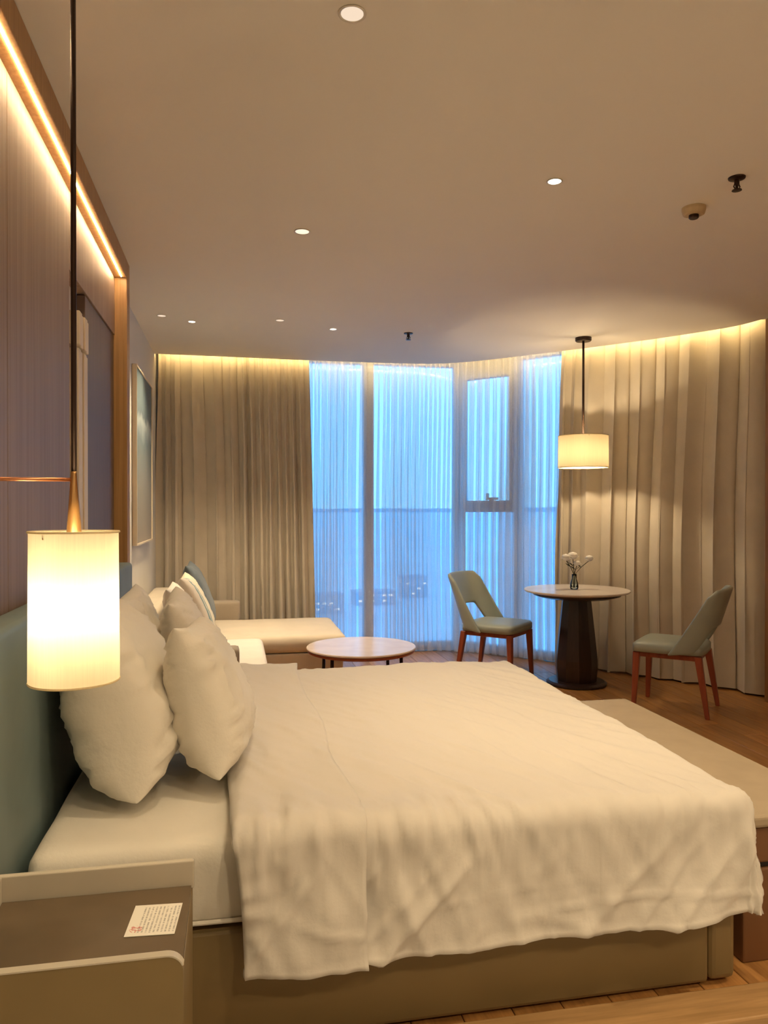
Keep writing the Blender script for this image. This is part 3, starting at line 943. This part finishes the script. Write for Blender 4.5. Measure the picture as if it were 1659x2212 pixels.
ob('rod', tube(bmesh.new(), [(LX, LY, 1.475), (LX, LY, CEIL - 0.016)], 0.0057, 12), 'dark_bronze', t, smooth=True, off=ol)
ob('canopy', lathe(bmesh.new(), [(0.045, CEIL - 0.001), (0.045, CEIL - 0.018), (0.0, CEIL - 0.018)], 32, (LX, LY)), 'dark_bronze', t, off=ol)
ob('wall_arm', tube(bmesh.new(), [(0.0505, LY, 1.459), (LX - 0.005, LY, 1.459)], 0.0042, 12), 'copper', t, smooth=True, off=ol)
ob('bulb', lathe(bmesh.new(), [(0.0, 1.16), (0.018, 1.165), (0.028, 1.19), (0.022, 1.22), (0.012, 1.25), (0.012, 1.335)], 20, (LX, LY)), 'bulb_glow', t, smooth=True, off=ol)
def point(name, loc, watts, radius, parent, col=WARM):
    ld = bpy.data.lights.new(name, 'POINT'); ld.energy = watts; ld.shadow_soft_size = radius; ld.color = col
    lo = bpy.data.objects.new(name, ld); C.objects.link(lo)
    if parent is not None:
        lo.parent = parent; lo.location = Vector(loc) - parent.location
    else: lo.location = loc
    return lo
for k_ in range(3):
    point('lamp_light', (LX + 0.038 * math.cos(k_ * 2.094), LY + 0.038 * math.sin(k_ * 2.094), 1.195), 0.9, 0.008, t)

# ---------------------------------------------------------------- sofa with chaise
t = thing('corner_sofa', 'cream corner sofa with a long chaise in front of the drape curtain', 'sofa', (0.5, 5.8, 0))
os_ = (0.5, 5.8, 0)
ob('base', B(0.03, 0.88, 4.70, 6.78, 0.17, 0.295, bevel=0.012), 'sofa_arm_fabric', t, off=os_)
ob('chaise_base', B(0.883, 1.51, 5.80, 6.76, 0.17, 0.295, bevel=0.012), 'sofa_linen', t, off=os_)
rounded_sheet_box('seat_cushion', 0.20, 0.90, 4.72, 5.775, 0.20, 0.43, 0.04, 'cushion_white', t, os_, 4, bulge=0.012)
rounded_sheet_box('chaise_cushion', 0.20, 1.54, 5.785, 6.77, 0.297, 0.43, 0.05, 'sofa_linen', t, os_, 6, bulge=0.012)
rounded_sheet_box('arm', 0.03, 0.72, 4.53, 4.70, 0.05, 0.575, 0.02, 'sofa_arm_fabric', t, os_, 7, wr=0.002)
rounded_sheet_box('arm', 0.03, 0.74, 6.78, 6.92, 0.05, 0.585, 0.02, 'sofa_arm_fabric', t, os_, 8, wr=0.002)
rounded_sheet_box('backrest', 0.012, 0.19, 4.705, 6.775, 0.297, 0.72, 0.03, 'sofa_linen', t, os_, 9, wr=0.003)
for (fx, fy) in ((0.10, 4.75), (0.80, 4.78), (0.10, 6.70), (1.44, 5.86), (1.44, 6.68)):
    ob('leg', B(fx, fx + 0.05, fy, fy + 0.05, 0.0, 0.17, bevel=0.003), 'red_wood', t, off=os_)
SG = 'cushions on the sofa'
pillow('sofa_cushion', 'plain white cushion on the sofa end nearest the bed', 0.52, 0.50, 0.17, (0.455, 5.05, 0.435), R(20), 'cushion_white', 21, 'cushion', SG, n=30, wr=0.6)
pillow('sofa_cushion', 'cream cushion with teal stripes in the middle of the sofa', 0.54, 0.52, 0.17, (0.515, 5.62, 0.435), R(21), 'cushion_striped', 24, 'cushion', SG, n=30, wr=0.5)
pillow('sofa_cushion', 'slate blue cushion at the curtain end of the sofa', 0.58, 0.55, 0.17, (0.50, 6.24, 0.438), R(18), 'cushion_slate', 27, 'cushion', SG, n=30, wr=0.5)

# ---------------------------------------------------------------- coffee table
CX, CY = 1.57, 5.32
t = thing('coffee_table', 'low round coffee table with a pale top beside the chaise', 'coffee table', (CX, CY, 0))
lathe_top = lathe(bmesh.new(), [(0.0, 0.408), (0.378, 0.408), (0.386, 0.413), (0.386, 0.420), (0.382, 0.425), (0.0, 0.425)], 64)
ob('table_top', lathe_top, 'coffee_top', t)
ob('rim', lathe(bmesh.new(), [(0.0, 0.385), (0.360, 0.385), (0.376, 0.392), (0.382, 0.4075), (0.0, 0.4075)], 64), 'red_wood', t, smooth=False)
for an in (35, 125, 215, 305):
    x, y = 0.345 * math.cos(R(an + 10)), 0.345 * math.sin(R(an + 10))
    ob('leg', tube(bmesh.new(), [(x, y, 0.0), (x * 0.97, y * 0.97, 0.386)], 0.012, 12), 'dark_bronze', t, smooth=True)

# ---------------------------------------------------------------- dining table, vase and flowers
TX, TY = 3.365, 5.67
t = thing('dining_table', 'round pedestal dining table with pale marble top and dark base', 'table', (TX, TY, 0))
ob('table_top', lathe(bmesh.new(), [(0.0, 0.722), (0.345, 0.722), (0.405, 0.735), (0.412, 0.741), (0.412, 0.748), (0.408, 0.752), (0.0, 0.752)], 72), 'table_marble', t)
ob('under_top', lathe(bmesh.new(), [(0.0, 0.690), (0.28, 0.690), (0.34, 0.708), (0.342, 0.7215), (0.0, 0.7215)], 48), 'dark_wood', t)
ob('pedestal', lathe(bmesh.new(), [(0.155, 0.03), (0.165, 0.13), (0.165, 0.20), (0.142, 0.42), (0.115, 0.66), (0.115, 0.69)], 10), 'dark_wood', t)
ob('base_plate', lathe(bmesh.new(), [(0.225, 0.0), (0.235, 0.006), (0.235, 0.018), (0.215, 0.03), (0.0, 0.03)], 48), 'dark_wood', t)

VX, VY = TX - 0.02, TY + 0.0
t = thing('bud_vase', 'small clear glass bud vase on the round dining table', 'vase', (VX, VY, 0.7525))
ob('glass', lathe(bmesh.new(), [(0.0, 0.0), (0.030, 0.001), (0.034, 0.02), (0.030, 0.05), (0.018, 0.085), (0.019, 0.12), (0.017, 0.12), (0.016, 0.085), (0.027, 0.05), (0.030, 0.02), (0.0, 0.008)], 24, cap=False), 'vase_glass', t, smooth=True)
FG = 'flowers in the bud vase'
def flower(label, dx, dy, h, hr, seed):
    t = thing('flower', label, 'flower', (VX, VY, 0.7625), group=FG)
    p = [(-dx * 0.06, -dy * 0.06, 0.0), (0.0, 0.0, 0.10), (dx * 0.45, dy * 0.45, 0.10 + (h - 0.10) * 0.55), (dx, dy, h)]
    ob('stem', tube(bmesh.new(), p, 0.0028, 6), 'stem_green', t, smooth=True)
    rr = random.Random(seed)
    core = lathe(bmesh.new(), [(0, h - 0.008), (hr * 0.55, h), (hr * 0.80, h + hr * 0.4), (hr * 0.62, h + hr * 0.85), (0, h + hr * 1.05)], 10, (dx, dy))
    ob('flower_core', core, 'petal_core', t, smooth=True)
    for lay, (cnt, tilt, sc) in enumerate(((8, 0.45, 1.0), (6, 0.95, 0.85), (4, 1.25, 0.6))):
        for q in range(cnt):
            an = q * 2 * math.pi / cnt + lay * 0.4 + rr.random() * 0.3
            pb = bmesh.new()
            ps = []
            for (l, w_) in ((0.15, 0.12), (0.55, 0.36), (0.95, 0.30), (1.1, 0.0)):
                rr_ = hr * sc * l * math.cos(tilt); zz = hr * sc * (l * math.sin(tilt) - 0.25 * l * l) + 0.006
                for sg in (-1, 1):
                    ww = hr * sc * w_ * sg
                    ps.append((dx + rr_ * math.cos(an) - ww * math.sin(an), dy + rr_ * math.sin(an) + ww * math.cos(an), h + zz))
            vs = [pb.verts.new(v_) for v_ in ps]
            for i in range(3):
                pb.faces.new((vs[2 * i], vs[2 * i + 1], vs[2 * i + 3], vs[2 * i + 2]))
            po = ob('petal', pb, 'petal_white', t, smooth=True)
            md = po.modifiers.new('thickness', 'SOLIDIFY'); md.thickness = 0.0015
    lb = bmesh.new()
    lp = Vector(p[2])
    for sg in (-1, 1):
        vs = [lb.verts.new(lp + Vector(q)) for q in ((0, 0, 0), (0.022 * sg, 0.006, 0.012), (0.045 * sg, 0.0, 0.03), (0.020 * sg, -0.008, 0.02))]
        lb.faces.new(vs)
    lo = ob('leaf', lb, 'stem_green', t)
    md = lo.modifiers.new('thickness', 'SOLIDIFY'); md.thickness = 0.0012
flower('white flower leaning towards the window chair', -0.075, -0.01, 0.225, 0.046, 1)
flower('white flower standing upright and tallest in the vase', -0.008, 0.01, 0.235, 0.050, 2)
flower('white flower lower in front, between the other flowers', 0.012, -0.025, 0.185, 0.036, 4)
flower('white flower leaning out towards the wood wall', 0.115, -0.03, 0.220, 0.040, 3)

# ---------------------------------------------------------------- dining chairs
def make_chair(label, loc, rz, group):
    t = thing('dining_chair', label, 'chair', loc, rz, group)
    # seat pad, wider at the front
    bm = bmesh.new()
    n = 18
    P = {}
    for side in (0, 1):
        for i in range(n + 1):
            for j in range(n + 1):
                u = -1 + 2 * i / n; v_ = -1 + 2 * j / n
                w_ = 0.235 + 0.015 * u
                # rounded plan corners
                k_ = 1 - 0.10 * (abs(u) ** 4) * (abs(v_) ** 4)
                e_ = max(abs(u), abs(v_))
                z = (0.478 + 0.012 * (1 - u * u) * (1 - v_ * v_) - 0.022 * e_ ** 10) if side else (0.408 + 0.004 * e_ ** 8)
                P[(side, i, j)] = bm.verts.new((0.235 * u * k_ + 0.01, w_ * v_ * k_, z))
    for side in (0, 1):
        for i in range(n):
            for j in range(n):
                bm.faces.new((P[(side, i, j)], P[(side, i + 1, j)], P[(side, i + 1, j + 1)], P[(side, i, j + 1)]))
    ring = [(i, 0) for i in range(n)] + [(n, j) for j in range(n)] + [(n - i, n) for i in range(n)] + [(0, n - j) for j in range(n)]
    for a, b_ in zip(ring, ring[1:] + ring[:1]):
        bm.faces.new((P[(0, *a)], P[(0, *b_)], P[(1, *b_)], P[(1, *a)]))
    ob('seat', bm, 'chair_teal', t, smooth=True)
    # wrap-around back with an opening above the seat
    nt_, nz_ = 48, 14
    G = np.zeros((nt_ + 1, nz_ + 1, 3))
    for i in range(nt_ + 1):
        q = -1 + 2 * i / nt_
        a = abs(q)
        zu = 0.865 - 0.008 * a * a - 0.045 * sstep(0.80, 1.0, a)
        zl = 0.600 - 0.030 * a * a - 0.165 * sstep(0.40, 0.66, a)
        for j in range(nz_ + 1):
            z = zl + (zu - zl) * j / nz_
            hh = (z - 0.40) / 0.46
            y = (0.262 - 0.030 * hh) * math.sin(q * 1.42) / math.sin(1.42)
            dep = 0.225 - 0.150 * min(1.0, hh) ** 0.85
            x = -0.235 + dep * a ** 2.4
            G[i, j] = (x - 0.30 * (z - 0.44), y, z)
    grid_mesh('backrest', G, 'chair_teal', t, solid=0.030, offset=0.0, subsurf=1)
    # apron and legs
    ap = B(-0.20, 0.215, -0.195, 0.195, 0.372, 0.407, bevel=0.006)
    ob('apron', ap, 'red_wood', t)
    for sx in (-1, 1):
        for sy in (-1, 1):
            tp = (0.20 * sx + 0.008, 0.19 * sy, 0.405)
            bt = (0.225 * sx + (0.0 if sx > 0 else -0.03), 0.21 * sy, 0.0)
            ob('leg', taper_leg(bmesh.new(), tp, bt, 0.046, 0.028), 'red_wood', t)
    return t
CG = 'dining chairs at the round table'
make_chair('grey-green open-back dining chair in front of the blue window', (2.79, 5.95, 0), math.atan2(-0.70, 0.71), CG)
make_chair('grey-green open-back dining chair standing by the drape near the wood wall', (3.715, 4.86, 0), math.atan2(0.684, -0.732), CG)

# ---------------------------------------------------------------- pendant over the dining table
PX, PY = 3.43, 5.69
t = thing('table_pendant', 'lit cream drum shade pendant hanging over the round dining table', 'lamp', (PX, PY, 1.72))
opn = (PX, PY, 1.72)
ob('drum_shade', lathe(bmesh.new(), [(0.197, 1.722), (0.195, 1.975)], 64, (PX, PY), cap=False), 'drum_linen', t, smooth=True, off=opn)
for z in (1.722, 1.975):
    bm = bmesh.new()
    tube(bm, [(PX + 0.196 * math.cos(q * math.pi / 24), PY + 0.196 * math.sin(q * math.pi / 24), z) for q in range(49)], 0.003, 6)
    ob('shade_rim', bm, 'drum_linen', t, smooth=True, off=opn)
ob('canopy', lathe(bmesh.new(), [(0.064, CEIL - 0.001), (0.064, CEIL - 0.024), (0.058, CEIL - 0.030), (0.0, CEIL - 0.030)], 36, (PX, PY)), 'dark_bronze', t, off=opn)
ob('rod', tube(bmesh.new(), [(PX, PY, 1.97), (PX, PY, CEIL - 0.029)], 0.009, 12), 'dark_bronze', t, smooth=True, off=opn)
bm = bmesh.new()
for q in range(3):
    an = q * 2 * math.pi / 3 + 0.3
    tube(bm, [(PX, PY, 1.968), (PX + 0.195 * math.cos(an), PY + 0.195 * math.sin(an), 1.965)], 0.0025, 6)
ob('spider', bm, 'dark_bronze', t, off=opn)
ob('bulb', lathe(bmesh.new(), [(0.0, 1.80), (0.02, 1.805), (0.03, 1.83), (0.022, 1.865), (0.013, 1.89), (0.013, 1.965)], 20, (PX, PY)), 'bulb_glow', t, smooth=True, off=opn)
for k_ in range(3):
    point('pendant_light', (PX + 0.04 * math.cos(k_ * 2.094), PY + 0.04 * math.sin(k_ * 2.094), 1.835), 6.5, 0.012, t, (1.0, 0.76, 0.45))

# ---------------------------------------------------------------- ceiling fittings
def downlight(label, x, y, lens, watts, r=0.042, spot=105, group='ceiling downlights'):
    t = thing('downlight', label, 'ceiling light', (x, y, CEIL), group=group)
    ob('trim_ring', lathe(bmesh.new(), [(r, 0.0), (r + 0.006, -0.001), (r + 0.007, -0.003), (r + 0.004, -0.004), (r, -0.003), (r, 0.0)], 32, cap=False), 'white_plastic', t, smooth=True)
    ob('lens', lathe(bmesh.new(), [(0.0, -0.0025), (r - 0.001, -0.0025), (r - 0.001, -0.001), (0.0, -0.001)], 28, cap=False), lens, t)
    if watts:
        ld = bpy.data.lights.new('downlight_beam', 'SPOT'); ld.energy = watts; ld.color = WARM
        ld.spot_size = R(spot); ld.spot_blend = 0.9; ld.shadow_soft_size = 0.04
        lo = bpy.data.objects.new('downlight_beam', ld); C.objects.link(lo); lo.parent = t; lo.location = (0, 0, -0.012)
downlight('bright round downlight in the ceiling over the foot of the bed', 2.00, 2.99, 'downlight_bright', DOWNLIGHT_W * 1.0, 0.027, 82)
downlight('peach coloured round downlight in the ceiling over the bed pillows', 1.02, 3.77, 'downlight_soft', DOWNLIGHT_W * 0.33, 0.034)
downlight('pale round downlight at the near edge of the ceiling', 1.01, 2.085, 'downlight_dim', DOWNLIGHT_W * 0.3, 0.032)
downlight('small bright downlight over the sofa seat nearest the wall', 0.389, 5.748, 'downlight_bright', DOWNLIGHT_W * 1.3, 0.024)
downlight('faint downlight over the sofa closest to the painted wall', 0.189, 5.609, 'downlight_dim', 0, 0.028)
downlight('faint downlight over the sofa between the two bright ones', 1.017, 5.582, 'downlight_dim', 0, 0.028)
downlight('small bright downlight over the coffee table', 1.43, 5.78, 'downlight_bright', DOWNLIGHT_W * 1.3, 0.024)

ENTRY_FILL = 'added fill downlights over the entry'
for x, y, w, lab in ((1.25, 0.75, 0.48, 'unseen fill downlight added in front of the nightstand'),
                     (2.5, 0.95, 0.38, 'unseen fill downlight added over the middle of the tiled entry'),
                     (3.7, 1.3, 1.15, 'unseen fill downlight added over the entry beside the wood wall'),
                     (1.4, -0.8, 1.3, 'unseen fill downlight added at the entry back wall, headboard side'),
                     (3.2, -0.8, 1.3, 'unseen fill downlight added at the entry back wall, wood wall side')):
    downlight(lab, x, y, 'downlight_bright', DOWNLIGHT_W * w, 0.032, 150, ENTRY_FILL)  # unseen fill lamps, added to lift the near side and the ceiling

def sprinkler(label, x, y, s=1.0):
    t = thing('sprinkler', label, 'sprinkler', (x, y, CEIL), group='ceiling sprinklers')
    ob('escutcheon', lathe(bmesh.new(), [(0.036 * s, -0.0005), (0.034 * s, -0.006), (0.012 * s, -0.010), (0.0, -0.010)], 24), 'dark_bronze', t)
    ob('body', lathe(bmesh.new(), [(0.011 * s, -0.010), (0.011 * s, -0.028), (0.007 * s, -0.032), (0.005 * s, -0.05)], 12), 'dark_bronze', t)
    fm = bmesh.new()
    for sg in (-1, 1):
        tube(fm, [(0.009 * s * sg, 0, -0.026), (0.015 * s * sg, 0, -0.038), (0.004 * s * sg, 0, -0.052)], 0.003 * s, 6)
    ob('frame_arm', fm, 'dark_bronze', t)
    ob('deflector', lathe(bmesh.new(), [(0.0, -0.050), (0.020 * s, -0.051), (0.021 * s, -0.054), (0.0, -0.055)], 16), 'dark_bronze', t)
sprinkler('small dark sprinkler in the ceiling close to the window', 2.022, 5.804)
sprinkler('dark sprinkler in the ceiling near the smoke detector', 2.722, 2.813, 0.95)
t = thing('smoke_detector', 'round beige smoke detector on the ceiling near the sprinkler', 'smoke detector', (2.735, 3.133, CEIL))
ob('housing', lathe(bmesh.new(), [(0.052, -0.0005), (0.052, -0.012), (0.047, -0.030), (0.038, -0.034), (0.0, -0.034)], 32), 'detector_plastic', t, smooth=False)
ob('sensor', lathe(bmesh.new(), [(0.022, -0.034), (0.022, -0.046), (0.018, -0.050), (0.0, -0.050)], 20), 'dark_bronze', t)
